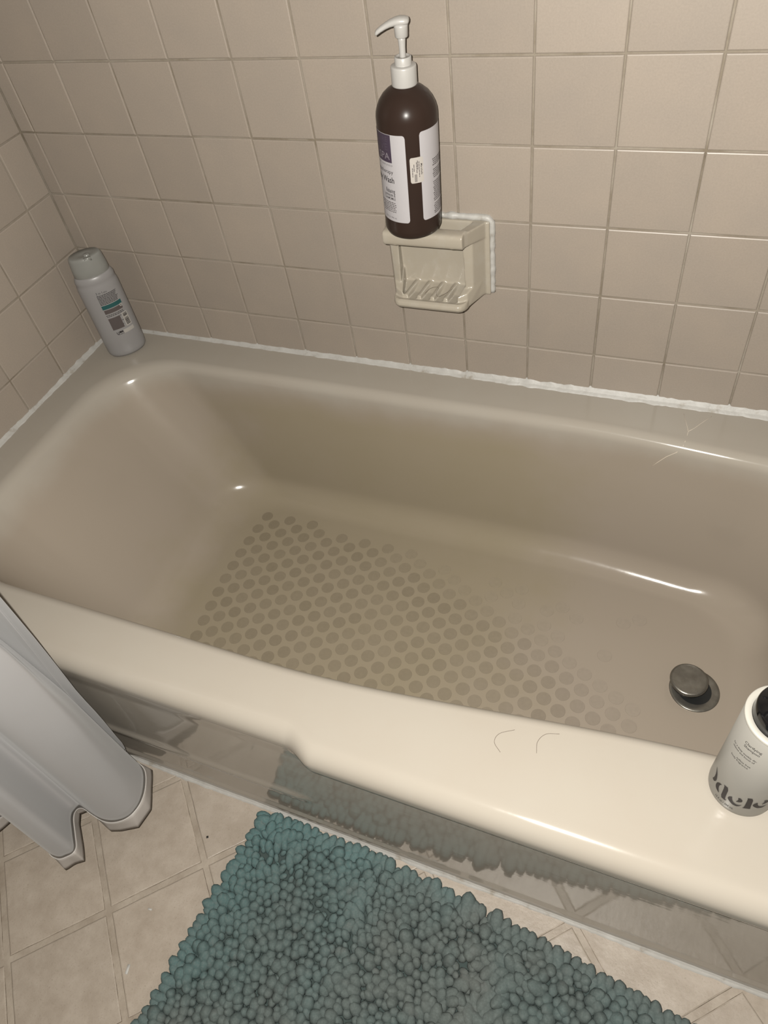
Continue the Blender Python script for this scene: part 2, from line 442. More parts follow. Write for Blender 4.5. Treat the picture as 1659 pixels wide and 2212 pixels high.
# non-slip dots: measured lattice
KX = [0.40198953, 0.02644594, -0.00204128, -9.834356e-05, 0.00017531568, 4.0780e-05, 2.858778e-06, -1.788167e-06, -7.950525e-06, 3.328614e-06]
KY = [-0.50147659, -6.97985e-05, 0.01770806, 2.166477e-05, 8.632915e-05, -0.00014162459, 5.234e-07, -5.08214e-06, -8.7114e-07, 5.908927e-06]
def lat(a, b_):
    v = (1, a, b_, a * a, a * b_, b_ * b_, a ** 3, a * a * b_, a * b_ * b_, b_ ** 3)
    return sum(x * y for x, y in zip(KX, v)), sum(x * y for x, y in zip(KY, v))
bm = bmesh.new()
top = [bm.verts.new((math.cos(2 * math.pi * k / 18), math.sin(2 * math.pi * k / 18), 1)) for k in range(18)]
bot = [bm.verts.new((1.02 * math.cos(2 * math.pi * k / 18), 1.02 * math.sin(2 * math.pi * k / 18), 0)) for k in range(18)]
bm.faces.new(top)
for k in range(18): bm.faces.new((bot[k], bot[(k + 1) % 18], top[(k + 1) % 18], top[k]))
dot_me = from_bm('anti_slip_dot', bm); dot_me.materials.append(DOT)
for a in range(0, 34):
    for b_ in range(-1, 19):
        if (a + b_) % 2: continue
        if b_ == 18 and a > 4: continue
        x, y = lat(a, b_)
        lim = 1.19 + .05 * n1(b_ * .7, 2.2)
        if x > lim or y < -.535 or y > -.185 or (b_ > 16 and a > 14): continue
        # worn away towards the far wall and the drain end
        yk = (-.52, -.44, -.40, -.35, -.30, -.25, -.19); xk = (1.12, 1.09, 1.05, .97, .84, .71, .60)
        xf = float(np.interp(y, yk, xk)) + .03 * n1(b_ * 1.3, 7.7)
        w = sst(xf + .17, xf - .02, x) * (.74 + .26 * rnd.random())
        if x > .6: w *= .9 + .3 * n1(x * 9, y * 9)
        w = max(.04, min(1, w))
        if w < .06 and rnd.random() < .5: continue
        o = bpy.data.objects.new('anti_slip_dot', dot_me); COL.objects.link(o); o.parent = tub
        o.location = (x, y, ZB - .0001); o.scale = (.0119, .0119, .0005); o.rotation_euler = (0, 0, rnd.random() * 6)
        o.color = (1 - .205 * w, 1 - .215 * w, 1 - .225 * w, 1)

# drain flange (part of the tub) and the lifted stopper
DX, DY = 1.2743, -.3462
bm = bmesh.new(); lathe(bm, [(.0385, 0), (.0388, .0012), (.0375, .0022), (.034, .0024), (.027, .0018), (.0255, .0014)], 56, (DX, DY, ZB - .0002))
flg = obj('drain_flange', bm, METAL, tub); flg['label'] = 'tarnished metal drain flange'
bm = bmesh.new(); lathe(bm, [(.0262, .0016), (.0, .0016)], 40, (DX, DY, ZB)); dh = obj('drain_hole_dark', bm, RUBBER_AND_DARK, flg);  # flat black disc: the dark inside the drain hole put in as colour
st = empty('drain_stopper', (DX - .0125, DY + .0005, ZB + .006), 'round tarnished metal drain stopper, lifted above the tub drain', 'stopper')
bm = bmesh.new(); lathe(bm, [(0, .0180), (.0262, .0172), (.0280, .0180), (.0292, .0200), (.0288, .0222), (.0268, .0240), (.0245, .0243), (.012, .0240), (.0, .0241)], 56)
obj('cap', bm, METAL, st)
bm = bmesh.new(); lathe(bm, [(.0225, .0060), (.0245, .0070), (.0250, .0130), (.0262, .0174), (0, .0174)], 48); lathe(bm, [(.0225, .006), (0, .006)], 48)
obj('gasket', bm, RUBBER_AND_DARK, st)['label'] = 'black rubber gasket'
bm = bmesh.new(); lathe(bm, [(.008, -.005), (.008, .0062)], 20)
for k in range(3):
    a = k * 2.1; box(bm, -.001 + .012 * math.cos(a), .001 + .012 * math.cos(a), -.001 + .012 * math.sin(a), .001 + .012 * math.sin(a), -.0042, .0062)
obj('stem', bm, METAL, st, False)

# a pale forked scratch running over the far ledge into the basin
SCR = flat('scratch_pale', (.66, .575, .475), .5)
def far_wall(x, z): return (x, SIDES['B'][0] - inset('B', z) + yB(x) - .0001, z)
bm = bmesh.new()
tube(bm, [(1.1715, -.0215, RIM), (1.1797, -.0499, RIM), (1.1831, -.0625, RIM), far_wall(1.181, RIM - .0006), far_wall(1.1795, RIM - .004), far_wall(1.172, RIM - .014), far_wall(1.1587, .330), far_wall(1.148, .316), far_wall(1.1387, .303)], [.0002, .0002, .0003, .0003, .0002, .0003, .0003, .0003, .0002], 6)
tube(bm, [(1.2142, -.0183, RIM), (1.2020, -.036, RIM), (1.1911, -.0529, RIM), (1.1835, -.0620, RIM)], [.0002, .0002, .0002, .0002], 6)
obj('scratch', bm, SCR, tub)['label'] = 'pale forked scratch on the far ledge'

# ------------------------------------------------------------------ caulk beads
def caulk(name, pts, w_fn, up, side, seed, mat=CAULK):
    """irregular bead along pts; up/side: unit vectors in which the bead spreads"""
    bm = bmesh.new(); P_ = []
    for i, p in enumerate(pts):
        p = Vector(p); t_ = i / (len(pts) - 1); w = w_fn(t_)
        hh = w * (1 + .30 * n1(i * .33, seed) + .18 * n1(i * 1.3, seed + 5)); ww = w * (1 + .30 * n1(i * .31, seed + 9) + .18 * n1(i * 1.1, seed + 14))
        row = []
        for k in range(6):
            a = math.pi / 2 * k / 5
            q = p + up * hh * (1 - math.sin(a)) * 1.0 + side * ww * (1 - math.cos(a)) + (up + side) * .0009
            if k == 0: q = p + up * hh + side * -.002
            if k == 5: q = p + side * ww + up * -.002
            row.append(q)
        P_.append(row)
    grid_mesh(bm, P_); return tag(obj(name, bm, mat), kind='structure')
n_ = 260
caulk('trim_1', [(.002 + 1.52 * k / n_, 0, RIM) for k in range(n_ + 1)], lambda t_: .0062 + .0055 * sst(.05, .75, t_), Vector((0, 0, 1)), Vector((0, -1, 0)), 1.0)
caulk('trim_2', [(0, -.004 - .73 * k / 150, RIM) for k in range(151)], lambda t_: .0058 + .003 * math.sin(t_ * 9) ** 2, Vector((0, 0, 1)), Vector((1, 0, 0)), 31.0)
caulk('trim_3', [(.002 + 1.52 * k / n_, -.7280, 0) for k in range(n_ + 1)], lambda t_: .0062 + .002 * math.sin(t_ * 13) ** 2, Vector((0, 0, 1)), Vector((0, -1, 0)), 61.0)

# ------------------------------------------------------------------ soap dish
dish = empty('soap_dish', (.77, 0, ZF + .16), 'beige ceramic soap dish with a washcloth bar, built into the tiled wall', 'soap dish')
def remeshed(name, bm, voxel, smooth_it, mat, parent, offset):
    me = from_bm(name + '_src', bm); o = bpy.data.objects.new(name + '_src', me); COL.objects.link(o)
    m1 = o.modifiers.new('r', 'REMESH'); m1.mode = 'VOXEL'; m1.voxel_size = voxel
    m2 = o.modifiers.new('s', 'SMOOTH'); m2.factor = .5; m2.iterations = smooth_it
    dg = bpy.context.evaluated_depsgraph_get(); res = bpy.data.meshes.new_from_object(o.evaluated_get(dg))
    bpy.data.objects.remove(o); bpy.data.meshes.remove(me); res.name = name
    res.transform(Matrix.Translation(-Vector(offset)))
    return link(name, res, mat, parent)
def hexa(bm, pts):
    vs = [bm.verts.new(p) for p in pts]
    for f in ((0, 3, 2, 1), (4, 5, 6, 7), (0, 1, 5, 4), (1, 2, 6, 5), (2, 3, 7, 6), (3, 0, 4, 7)): bm.faces.new([vs[i] for i in f])
def loft_x(bm, secs):
    """closed loft over sections [(x, [(y,z)...])]"""
    R_ = [[bm.verts.new((x, y, z)) for y, z in s] for x, s in secs]; n = len(R_[0])
    for A, B in zip(R_, R_[1:]):
        for k in range(n): bm.faces.new((A[k], A[(k + 1) % n], B[(k + 1) % n], B[k]))
    bm.faces.new(R_[0]); bm.faces.new(R_[-1])
bm = bmesh.new(); Z = ZF
# back plate
box(bm, DX0, DX1, -.009, .0015, DZ0, DZ1)
# cheeks: webs set back from the front, joined to the bar and the tray by arms
for s in (-1, 1):
    m_ = (lambda x: x) if s > 0 else (lambda x: 1.5245 - x)
    def hx(a): hexa(bm, [(m_(x), y, Z + z) for x, y, z in a])
    hx([(.816, -.040, .106), (.828, -.036, .108), (.846, .0, .1), (.826, .0, .1), (.813, -.036, .215), (.829, -.034, .215), (.846, .0, .2195), (.826, .0, .2195)])
    hx([(.806, -.066, .206), (.823, -.060, .206), (.846, .0, .196), (.826, .0, .196), (.806, -.066, .227), (.823, -.060, .227), (.846, .0, .2205), (.826, .0, .2205)])
    hx([(.806, -.062, .100), (.8225, -.052, .1005), (.843, .0, .100), (.822, .0, .100), (.808, -.056, .120), (.8225, -.048, .124), (.845, .0, .142), (.822, .0, .142)])
# front bar with rounded section
sec = [(-.0545 + .0125 * math.cos(a) * (1 if abs(math.cos(a)) < .9 else .98), Z + .2165 + .0115 * math.sin(a)) for a in [2 * math.pi * k / 20 for k in range(20)]]
sec = [(-.0545 + .0128 * math.copysign(abs(math.cos(a)) ** .6, math.cos(a)), Z + .2165 + .0118 * math.copysign(abs(math.sin(a)) ** .6, math.sin(a))) for a in [2 * math.pi * k / 24 for k in range(24)]]
loft_x(bm, [(.699 + (.8240 - .699) * k / 6, sec) for k in range(7)])
# tray
def tray_sec(x):
    e = min(1, max(0, (x - .700) / .014)) * min(1, max(0, (.824 - x) / .014)); e = math.sqrt(max(0, 1 - (1 - e) ** 2))
    y = -.050 - .0205 * e
    return [(0, Z + .098), (y * .55, Z + .0975), (y + .004, Z + .0995), (y, Z + .105), (y + .001, Z + .1105), (y + .006, Z + .1135), (y + .012, Z + .1115), (y * .5, Z + .1095), (0, Z + .116)]
loft_x(bm, [(x, tray_sec(x)) for x in (.7005, .7025, .7065, .712, .73, .76, .79, .812, .8175, .8215, .8235)])
# soap ridges
for k in range(4):
    x = .7225 + k * .0222
    tube(bm, [(x + .004, -.006, Z + .1125), (x + .002, -.020, Z + .1120), (x, -.040, Z + .1125), (x - .001, -.0575, Z + .1140)], [.0046, .0050, .0050, .0042], 10)
body = remeshed('dish_body', bm, .00115, 13, CERAMIC, dish, (.77, 0, ZF + .16))
# caulk round the flange
bm = bmesh.new()
def bead_path(pts, r, seed):
    q = []
    for (a, b_) in zip(pts, pts[1:]):
        a, b_ = Vector(a), Vector(b_); m = max(2, int((b_ - a).length / .004))
        q += [a.lerp(b_, k / m) for k in range(m)]
    q.append(Vector(pts[-1]))
    tube(bm, [v + Vector((.0012 * n1(i * .5, seed), 0, .0012 * n1(i * .5, seed + 3))) for i, v in enumerate(q)], [r * (1 + .45 * n1(i * .37, seed + 7)) for i in range(len(q))], 8)
off = Vector((.77, 0, ZF + .16))
bead_path([Vector(p) - off for p in ((DX1 + .001, -.001, DZ0 + .002), (DX1 + .002, -.001, DZ1 - .004), (DX1 - .004, -.001, DZ1 + .003), (DX0 + .004, -.001, DZ1 + .004), (DX0 - .002, -.001, DZ1 - .004), (DX0 - .003, -.001, DZ0 + .004))], .0052, 4.0)
obj('caulk_bead', bm, CAULK, dish)['label'] = 'rough white caulk bead around the dish'

# ------------------------------------------------------------------ print on curved surfaces
def text_me(s, size, bold=0.0, shear=0.0, xs=1.0, font_space=1.0):
    cu = bpy.data.curves.new('t', 'FONT'); cu.body = s; cu.size = 1.0; cu.offset = bold; cu.shear = shear; cu.space_character = font_space; cu.resolution_u = 3
    o = bpy.data.objects.new('t', cu); COL.objects.link(o)
    dg = bpy.context.evaluated_depsgraph_get(); me = bpy.data.meshes.new_from_object(o.evaluated_get(dg))
    v = [(p.co.x * size * xs, p.co.y * size) for p in me.vertices]; f = [tuple(p.vertices) for p in me.polygons]
    bpy.data.objects.remove(o); bpy.data.curves.remove(cu); bpy.data.meshes.remove(me)
    return v, f
class Wrap:
    """collects flat print (u along the skin in m, v up in m) and lays it on an upright round or oval body"""
    def __init__(s, a, b, th0): s.a, s.b, s.th0 = a, b, th0
    def pt(s, u, v, off):
        th = s.th0 + u / s.a
        return ((s.a + off) * math.cos(th), (s.b + off) * math.sin(th), v)
    def put(s, name, shapes, off, mat, parent):
        V, F = [], []
        for v, f in shapes:
            k = len(V); V += [s.pt(x, y, off) for x, y in v]; F += [tuple(i + k for i in q) for q in f]
        me = bpy.data.meshes.new(name); me.from_pydata(V, [], F); me.update()
        return link(name, me, mat, parent, False)
    @staticmethod
    def rect(u0, u1, v0, v1, rc=0.0, n=None):
        n = n or max(2, int((u1 - u0) / .0022)); us = [u0 + (u1 - u0) * k / n for k in range(n + 1)]
        if rc > 0:
            us = sorted(set(us + [u0 + rc * k / 5 for k in range(6)] + [u1 - rc * k / 5 for k in range(6)]))
        V = []
        for u in us:
            dd = min(u - u0, u1 - u); i = rc - math.sqrt(max(0, rc * rc - (rc - dd) ** 2)) if rc > 0 and dd < rc else 0
            V += [(u, v0 + i), (u, v1 - i)]
        return V, [(2 * k, 2 * k + 2, 2 * k + 3, 2 * k + 1) for k in range(len(us) - 1)]
    @staticmethod
    def text(s_, u, v, h, align='r', width=None, slope=0.0, **kw):
        V, F = text_me(s_, h / .69, **kw)
        x0 = min(p[0] for p in V); x1 = max(p[0] for p in V); sc = (width / (x1 - x0)) if width else 1.0; W_ = (x1 - x0) * sc
        o = {'l': u, 'r': u - W_, 'c': u - W_ / 2}[align]
        V = [(o + (x - x0) * sc, v + y + slope * ((x - x0) * sc)) for x, y in V]
        return V, F
    @staticmethod
    def bars(u0, u1, v, h, seed, align='l', gap=.0009):
        """a line of print too small to read: word-length strokes"""
        r = random.Random(seed); out = []; u = u0
        while u < u1 - .001:
            w = r.uniform(.0016, .0052); e = min(u + w, u1); out.append(Wrap.rect(u, e, v, v + h, 0, max(1, int((e - u) / .002)))); u = e + gap
        return out
D2R = math.radians

# ------------------------------------------------------------------ brown pump bottle on the dish
BR = .041
wash = empty('pump_bottle', (.745, -.050, ZF + .2285), 'dark brown pump bottle of body wash standing on the soap dish', 'bottle', None, (0, .0385, 0))
bm = bmesh.new()
lathe(bm, [(0, .0008), (.026, .0003), (.034, .0010), (.0385, .0038), (.0408, .0090), (BR, .014), (BR, .160), (.0403, .1655), (.0385, .1715), (.0350, .1785), (.0300, .1850), (.0240, .1900), (.0175, .1935), (.0150, .1945), (.0148, .199), (0, .199)], 72)
obj('bottle_body', bm, AMBER, wash)
W1 = Wrap(BR, BR, D2R(-67.4)); u = lambda deg: D2R(deg) * BR
l1 = W1.put('front_label', [Wrap.rect(u(-154), u(-7.6), .0288, .1480, .0042)], .00015, LABELP, wash); l1['label'] = 'white label with a purple block and text'
W1.put('purple_block', [Wrap.rect(u(-124), u(-36.3), .1116, .1475)], .0003, PURPLE, l1)
T = Wrap.text
W1.put('light_text', [T('SPA', u(-40.5), .1155, .0086, width=.022), ], .00045, INKL, l1)
W1.put('faint_text', [T('OVE', u(-43), .1275, .0085, width=.026), T('PURE', u(-43), .1385, .0062, width=.022)], .00045, INKP, l1)
W1.put('small_caps_text', [T('ESSENTIAL OIL INFUSED', u(-35.8), .1068, .0024, width=.058, font_space=1.3)], .0003, INK2, l1)
W1.put('main_text', [T('Aromatherapy', u(-35.6), .0967, .0052, width=.045), T('Body Wash', u(-34.6), .0842, .0080, width=.043, bold=.012),
                    T('Relaxing', u(-34.7), .0700, .0060, width=.0165, bold=.01), T('LAVENDER &', u(-34.7), .0648, .0034, width=.021, bold=.01), T('CHAMOMILE', u(-34.7), .0602, .0034, width=.021, bold=.01)], .0003, INK, l1)
sh = []
for k in range(6): sh += Wrap.bars(u(-34.5) - .030 + .002 * (k % 3), u(-34.4), .0552 - k * .0026, .0013, 40 + k)
sh += [T('32 fl oz / 946 mL', u(-35), .0328, .0024, width=.022)]
W1.put('small_print', sh, .0003, INK2, l1)
l2 = W1.put('back_label', [Wrap.rect(u(19.5), u(166), .0298, .1500, .0042)], .00015, LABELP, wash); l2['label'] = 'white label with dense small print'
sh = []; v = .1085
for k in range(26):
    if k in (4, 9): v -= .0035
    if k == 20: v -= .0022
    sh += Wrap.bars(u(46.5) + .0008 * ((k * 7) % 3), u(120), v, .0014, 80 + k, gap=.0007); v -= .00262
W1.put('ingredients_print', sh, .0003, INK2, l2)
sk = W1.put('price_sticker', [Wrap.rect(u(-1.2), u(24.5), .0852, .1192, .0028)], .00045, STICK, wash); sk['label'] = 'small white price sticker bridging the two labels'
def rot_text(s_, uc, vtop, h, width, **kw):      # reads downwards
    V, F = T(s_, 0, 0, h, 'l', width, **kw); return [(uc + y, vtop - x) for x, y in V], F
W1.put('sticker_name', [rot_text('Marshalls', u(19.2), .1105, .0024, .0150, bold=.010, shear=.25)], .0006, INK, sk)
sh = []
for uu, a, b_, s_ in ((15.4, .1135, .092, 3), (12.6, .1150, .103, 5), (10.6, .113, .0975, 9), (5.5, .1105, .100, 6), (2.4, .1060, .0925, 7)):
    for V, F in Wrap.bars(0, a - b_, 0, .0010, s_, gap=.0005): sh.append(([(u(uu) + y, a - x) for x, y in V], F))
for k in range(12):
    a = .0965 - k * .00085; sh.append(Wrap.rect(u(6.5), u(11.5), a, a + .0004 + .0002 * (k % 2), 0, 2))
W1.put('sticker_print', sh, .0006, INK2, sk)
pump = wash
bm = bmesh.new(); lathe(bm, [(.0152, .1945), (.0163, .1948), (.0165, .196), (.0165, .2155), (.0161, .2170), (.0150, .2176), (.0112, .2178), (.0, .2178)], 56)
for k in range(48):
    a = 2 * math.pi * k / 48; x, y = .0164 * math.cos(a), .0164 * math.sin(a)
cap = obj('screw_collar', bm, WHITEP, pump)
bm = bmesh.new(); lathe(bm, [(.0108, .2170), (.0108, .2262), (.0103, .2270), (.0088, .2272), (.0080, .2262), (.0, .2262)], 40); obj('pump_neck', bm, WHITEP, cap)
bm = bmesh.new(); lathe(bm, [(.0040, .2255), (.0041, .2365), (.0047, .2440), (.0052, .2500), (.0, .2500)], 28); obj('pump_stem', bm, WHITEP, pump)
bm = bmesh.new(); lathe(bm, [(.0, .2478), (.0074, .2478), (.0080, .2486), (.0086, .2590), (.0088, .2620), (.0, .2620)], 36)
# lever-like spout, pointing to the left along the wall
pd = Vector((math.cos(D2R(-67.4 - 98)), math.sin(D2R(-67.4 - 98)), 0)); ps = Vector((-pd.y, pd.x, 0))
secs = [(-.0105, .2650, .0014, .0040), (-.0092, .2650, .0036, .0072), (-.005, .2652, .0046, .0088), (.001, .2652, .0050, .0090), (.007, .2646, .0046, .0080), (.013, .2630, .0042, .0066), (.019, .2606, .0038, .0056), (.025, .2576, .0036, .0050), (.0300, .2546, .0034, .0046), (.0318, .2534, .0026, .0038)]
R_ = []
for s_, zc, hh, hw in secs:
    R_.append([bm.verts.new(pd * s_ + ps * hw * math.cos(2 * math.pi * k / 20) + Vector((0, 0, zc + hh * math.copysign(abs(math.sin(2 * math.pi * k / 20)) ** .75, math.sin(2 * math.pi * k / 20))))) for k in range(20)])
for A, B in zip(R_, R_[1:]):
    for k in range(20): bm.faces.new((A[k], A[(k + 1) % 20], B[(k + 1) % 20], B[k]))
bm.faces.new(R_[0]); bm.faces.new(R_[-1])
obj('pump_head', bm, WHITEP, pump)

# ------------------------------------------------------------------ grey oval bottle in the far corner
GA, GB = .040, .028; g0 = math.atan2(.75, .66)
grey = empty('shampoo_bottle', (.080, -.062, RIM + .0012), 'pale grey oval shampoo bottle standing in the far tub corner', 'bottle', None, (0, 0, g0))
bm = bmesh.new()
def oval(bm, prof, n=64): lathe(bm, [(r, z) for r, z in prof], n, (0, 0, 0), 1.0, GB / GA)
oval(bm, [(0, .001), (.030, 0), (.0365, .0015), (.0392, .006), (.0400, .013), (.0402, .08), (.0400, .150), (.0392, .1580), (.0378, .1625), (.0385, .1650), (.0382, .1700), (.0360, .1755), (.0340, .1780), (0, .1785)])
obj('bottle_body', bm, GREYP, grey)
bm = bmesh.new(); oval(bm, [(.0335, .1765), (.0342, .1775), (.0336, .1900), (.0318, .2080), (.0305, .2130), (.0285, .2150), (.012, .2130), (.0, .2120)])
gc_ = obj('flip_cap', bm, GREYC, grey)
bm = bmesh.new(); lathe(bm, [(.0, .2165), (.004, .2165), (.0055, .2155), (.0060, .2120)], 20, (.004, -.006, 0)); box(bm, -.004, .010, -.0215, -.0180, .2085, .2150); obj('cap_latch', bm, GREYC, gc_)
W2 = Wrap(GA, GB, D2R(-90)); W2.th0 = D2R(-78); ug = lambda deg: D2R(deg + 78) * GA
lab = W2.put('label_block', [Wrap.rect(ug(-107), ug(-52), .1010, .1095), Wrap.rect(ug(-106.5), ug(-72), .0640, .0905)], .0003, TAUPE, grey); lab['label'] = 'taupe printed text blocks'
W2.put('teal_band', [Wrap.rect(ug(-108.5), ug(-48.5), .1112, .1195)], .0003, TEAL, grey)['label'] = 'teal band on the label'
sh = [T('2 in 1', ug(-107), .1445, .0042, 'l'), T('plus', ug(-86), .1445, .0030, 'l'), T('U', ug(-101), .0530, .0050, 'l', bold=.03)]
for k in range(8): sh += Wrap.bars(ug(-108), ug(-50) - .0014 * ((k * 5) % 4), .1405 - k * .0027, .0013, 300 + k, gap=.0006)
sh += Wrap.bars(ug(-107), ug(-54), .0970, .0012, 320) + Wrap.bars(ug(-106), ug(-54), .0942, .0012, 321) + Wrap.bars(ug(-93), ug(-82), .0545, .0040, 322, gap=.0004) + Wrap.bars(ug(-99), ug(-76), .0515, .0009, 323)
sh += Wrap.bars(ug(-71), ug(-67), .0890, .0011, 324) + Wrap.bars(ug(-71), ug(-66), .0780, .0011, 325) + Wrap.bars(ug(-73), ug(-70), .0700, .0011, 326)
W2.put('small_print', sh, .0003, INK, grey)
pl = W2.put('barcode_panel', [Wrap.rect(ug(-65.5), ug(-46), .0628, .0925), Wrap.rect(ug(-80), ug(-45), .0510, .0590)], .0003, PALE, grey); pl['label'] = 'pale barcode panel'
sh = []; r = random.Random(5); v = .0655
while v < .0895:
    w = r.choice((.0006, .0010, .0016)); sh.append(Wrap.rect(ug(-62.5), ug(-49), v, v + w, 0, 4)); v += w + r.choice((.0006, .0011))
    if .0805 < v < .0825: v = .0838
W2.put('barcode_bars', sh, .00045, INK, pl)
rr = .0032; cu_, cv_ = ug(-55), .1085
V = [(cu_, cv_)] + [(cu_ + rr * math.cos(2 * math.pi * k / 18), cv_ + rr * math.sin(2 * math.pi * k / 18)) for k in range(18)]
rg = W2.put('round_mark', [(V, [(0, k + 1, (k + 1) % 18 + 1) for k in range(18)])], .00045, PALE, grey)
W2.put('mark_centre', [([(cu_ - .0008, cv_ - .0018), (cu_ + .0016, cv_), (cu_ - .0008, cv_ + .0018)], [(0, 1, 2)])], .0006, INK, rg)

# ------------------------------------------------------------------ white and black shampoo bottle on the front rim
SR = .033; sc0 = D2R(-112.65)
sham = empty('shampoo_bottle', (1.2964, -.6192, RIM + .0004), 'silvery white round shampoo bottle with black pump on the near rim', 'bottle')
bm = bmesh.new(); lathe(bm, [(0, .002), (.026, .0012), (.0285, 0), (.0312, .0010), (.0326, .0038), (SR, .0085), (SR, .1685), (.0, .1685)], 72)
obj('bottle_body', bm, SHAM, sham)
bm = bmesh.new(); lathe(bm, [(SR, .1680), (.0333, .1690), (.0333, .1716), (.0326, .1722), (.0274, .1722), (.0270, .1716), (.0270, .160)], 72)
obj('shoulder_rim', bm, SHAMR, sham)['label'] = 'cream white shoulder ring'
bm = bmesh.new(); lathe(bm, [(.0269, .160), (.0269, .1745), (.0264, .1850), (.0258, .1880), (.0248, .1892), (.0175, .1900), (.0175, .1960), (.0165, .1985), (0, .1990)], 64)
pc = obj('pump_collar', bm, BLACKP, sham); pc['label'] = 'glossy black pump collar'
bm = bmesh.new(); lathe(bm, [(.0065, .198), (.0065, .2100), (.0, .2100)], 24); obj('pump_stem', bm, BLACKP, sham)
bm = bmesh.new(); lathe(bm, [(0, .2050), (.0155, .2050), (.0172, .2062), (.0176, .2100), (.0172, .2185), (.0150, .2215), (.0, .2222)], 40)
tube(bm, [(.006, .004, .2150), (.020, .011, .2150), (.034, .018, .2135), (.042, .022, .2100)], [.0070, .0062, .0050, .0040], 12)
obj('pump_head', bm, BLACKP, sham)
W3 = Wrap(SR, SR, sc0)
LET = [
 [(-31.35, 51.97), (-27.63, 48.34), (-24.66, 44.64), (-22.55, 36.69), (-22.98, 30.68), (-25.64, 26.63), (-28.67, 26.46), (-27.37, 30.86), (-26.79, 35.28), (-27.48, 43.06)],
 [(-14.23, 42.39), (-17.67, 40.56), (-20.4, 35.49), (-20.79, 29.56), (-19.4, 25.28), (-17.0, 23.54), (-12.95, 22.76), (-15.78, 28.66), (-16.63, 34.42), (-15.93, 39.13)],
 [(-13.28, 47.61), (-7.04, 49.51), (-5.66, 23.11), (-3.7, 24.49), (-4.5, 21.15), (-10.22, 20.33), (-11.57, 45.35)],
 [(-3.97, 30.41), (-3.59, 35.25), (-0.93, 40.14), (0.06, 34.42), (2.16, 30.13), (5.41, 28.32), (8.52, 29.66), (10.45, 33.04), (8.95, 27.75), (6.37, 24.01), (2.14, 23.95), (-1.6, 27.16)],
 [(3.73, 44.81), (6.09, 46.44), (8.5, 43.78), (9.02, 39.42), (7.05, 36.22), (3.79, 33.9), (4.82, 38.56), (4.9, 42.69)],
 [(10.78, 53.38), (16.35, 55.64), (18.59, 30.43), (19.4, 28.3), (11.38, 25.86), (13.01, 28.95), (11.84, 51.55)],
 [(x_ + 22.9, v_ + 7.6) for x_, v_ in ((-3.97, 30.41), (-3.59, 35.25), (-0.93, 40.14), (0.06, 34.42), (2.16, 30.13), (5.41, 28.32), (8.52, 29.66), (10.45, 33.04), (8.95, 27.75), (6.37, 24.01), (2.14, 23.95), (-1.6, 27.16))],
 [(x_ + 22.9, v_ + 7.6) for x_, v_ in ((3.73, 44.81), (6.09, 46.44), (8.5, 43.78), (9.02, 39.42), (7.05, 36.22), (3.79, 33.9), (4.82, 38.56), (4.9, 42.69))]]
def poly(pts, smooth=2):
    p = [Vector((x / 1000, y / 1000)) for x, y in pts]
    for _ in range(smooth):
        q = []
        for a, b_ in zip(p, p[1:] + p[:1]): q += [a.lerp(b_, .2), a.lerp(b_, .8)]
        p = q
    bm = bmesh.new(); fc = bm.faces.new([bm.verts.new((v.x, v.y, 0)) for v in p])
    bmesh.ops.triangulate(bm, faces=[fc])
    bm.verts.index_update(); V = [(v.co.x, v.co.y) for v in bm.verts]; F = [tuple(v.index for v in f.verts) for f in bm.faces]; bm.free()
    return V, F
W3.put('large_lettering', [poly(q, 1) for q in LET], .0004, INK, sham)
tl = lambda s_, ul, vl, ur, vr, h, **kw: T(s_, ul / 1000, vl / 1000, h, 'l', (ur - ul) / 1000, (vr - vl) / (ur - ul), **kw)
W3.put('small_lettering', [
    tl('Clarifying', -16.2, 145.6, 1.0, 149.6, .0042, bold=.008), tl('Shampoo', -15.6, 139.4, .5, 143.4, .0042, bold=.008),
    tl('for a deep weekly de-', -26.8, 124.6, 1.1, 131.0, .0030, bold=.01), tl('cleanse and boost of', -25.8, 119.8, 0, 126.0, .0030, bold=.01),
    tl('sulfate free', -15.8, 110.6, -1.0, 114.4, .0028, bold=.01), tl('body fragrance', -22.8, 105.0, -2.4, 109.4, .0028, bold=.01),
    tl('13 fl oz / 384 mL', -15.3, 11.4, 5.7, 13.0, .0034, bold=.01)], .0004, INK, sham)

# ------------------------------------------------------------------ shower curtain hanging outside the tub on the left
curtain = empty('shower_curtain', (.25, -.80, .05), 'satin grey shower curtain hanging in folds outside the left end of the tub', 'curtain')
CO = Vector((.25, -.80, .05))
PLAN = [(.406, -.7420), (.384, -.7500), (.418, -.7520), (.4560, -.7560), (.4790, -.7760), (.4885, -.8060), (.4865, -.8330), (.4720, -.8480), (.4500, -.8530), (.4260, -.8500),
        (.4020, -.8470), (.3905, -.8545), (.4020, -.8740), (.4250, -.8980), (.4300, -.9080), (.4240, -.9200), (.4110, -.9260), (.3900, -.9220), (.3600, -.9080), (.3200, -.8960), (.3000, -.8930), (.2850, -.8950), (.2720, -.9150),
        (.2550, -.9350), (.2300, -.9380), (.2050, -.9200), (.1900, -.8900), (.1750, -.8650), (.1500, -.8650), (.1350, -.8900), (.1200, -.9100), (.0950, -.9050), (.0800, -.8800), (.0600, -.8700)]
def catmull(pts, m):
    out = []; p = [Vector(q) for q in pts]; p = [p[0] * 2 - p[1]] + p + [p[-1] * 2 - p[-2]]
    for i in range(1, len(p) - 2):
        for k in range(m):
            t_ = k / m; a, b_, c_, d2 = p[i - 1], p[i], p[i + 1], p[i + 2]
            out.append(.5 * ((2 * b_) + (c_ - a) * t_ + (2 * a - 5 * b_ + 4 * c_ - d2) * t_ ** 2 + (3 * b_ - a - 3 * c_ + d2) * t_ ** 3))
    out.append(p[-2]); return out
soft = catmull(PLAN, 8)
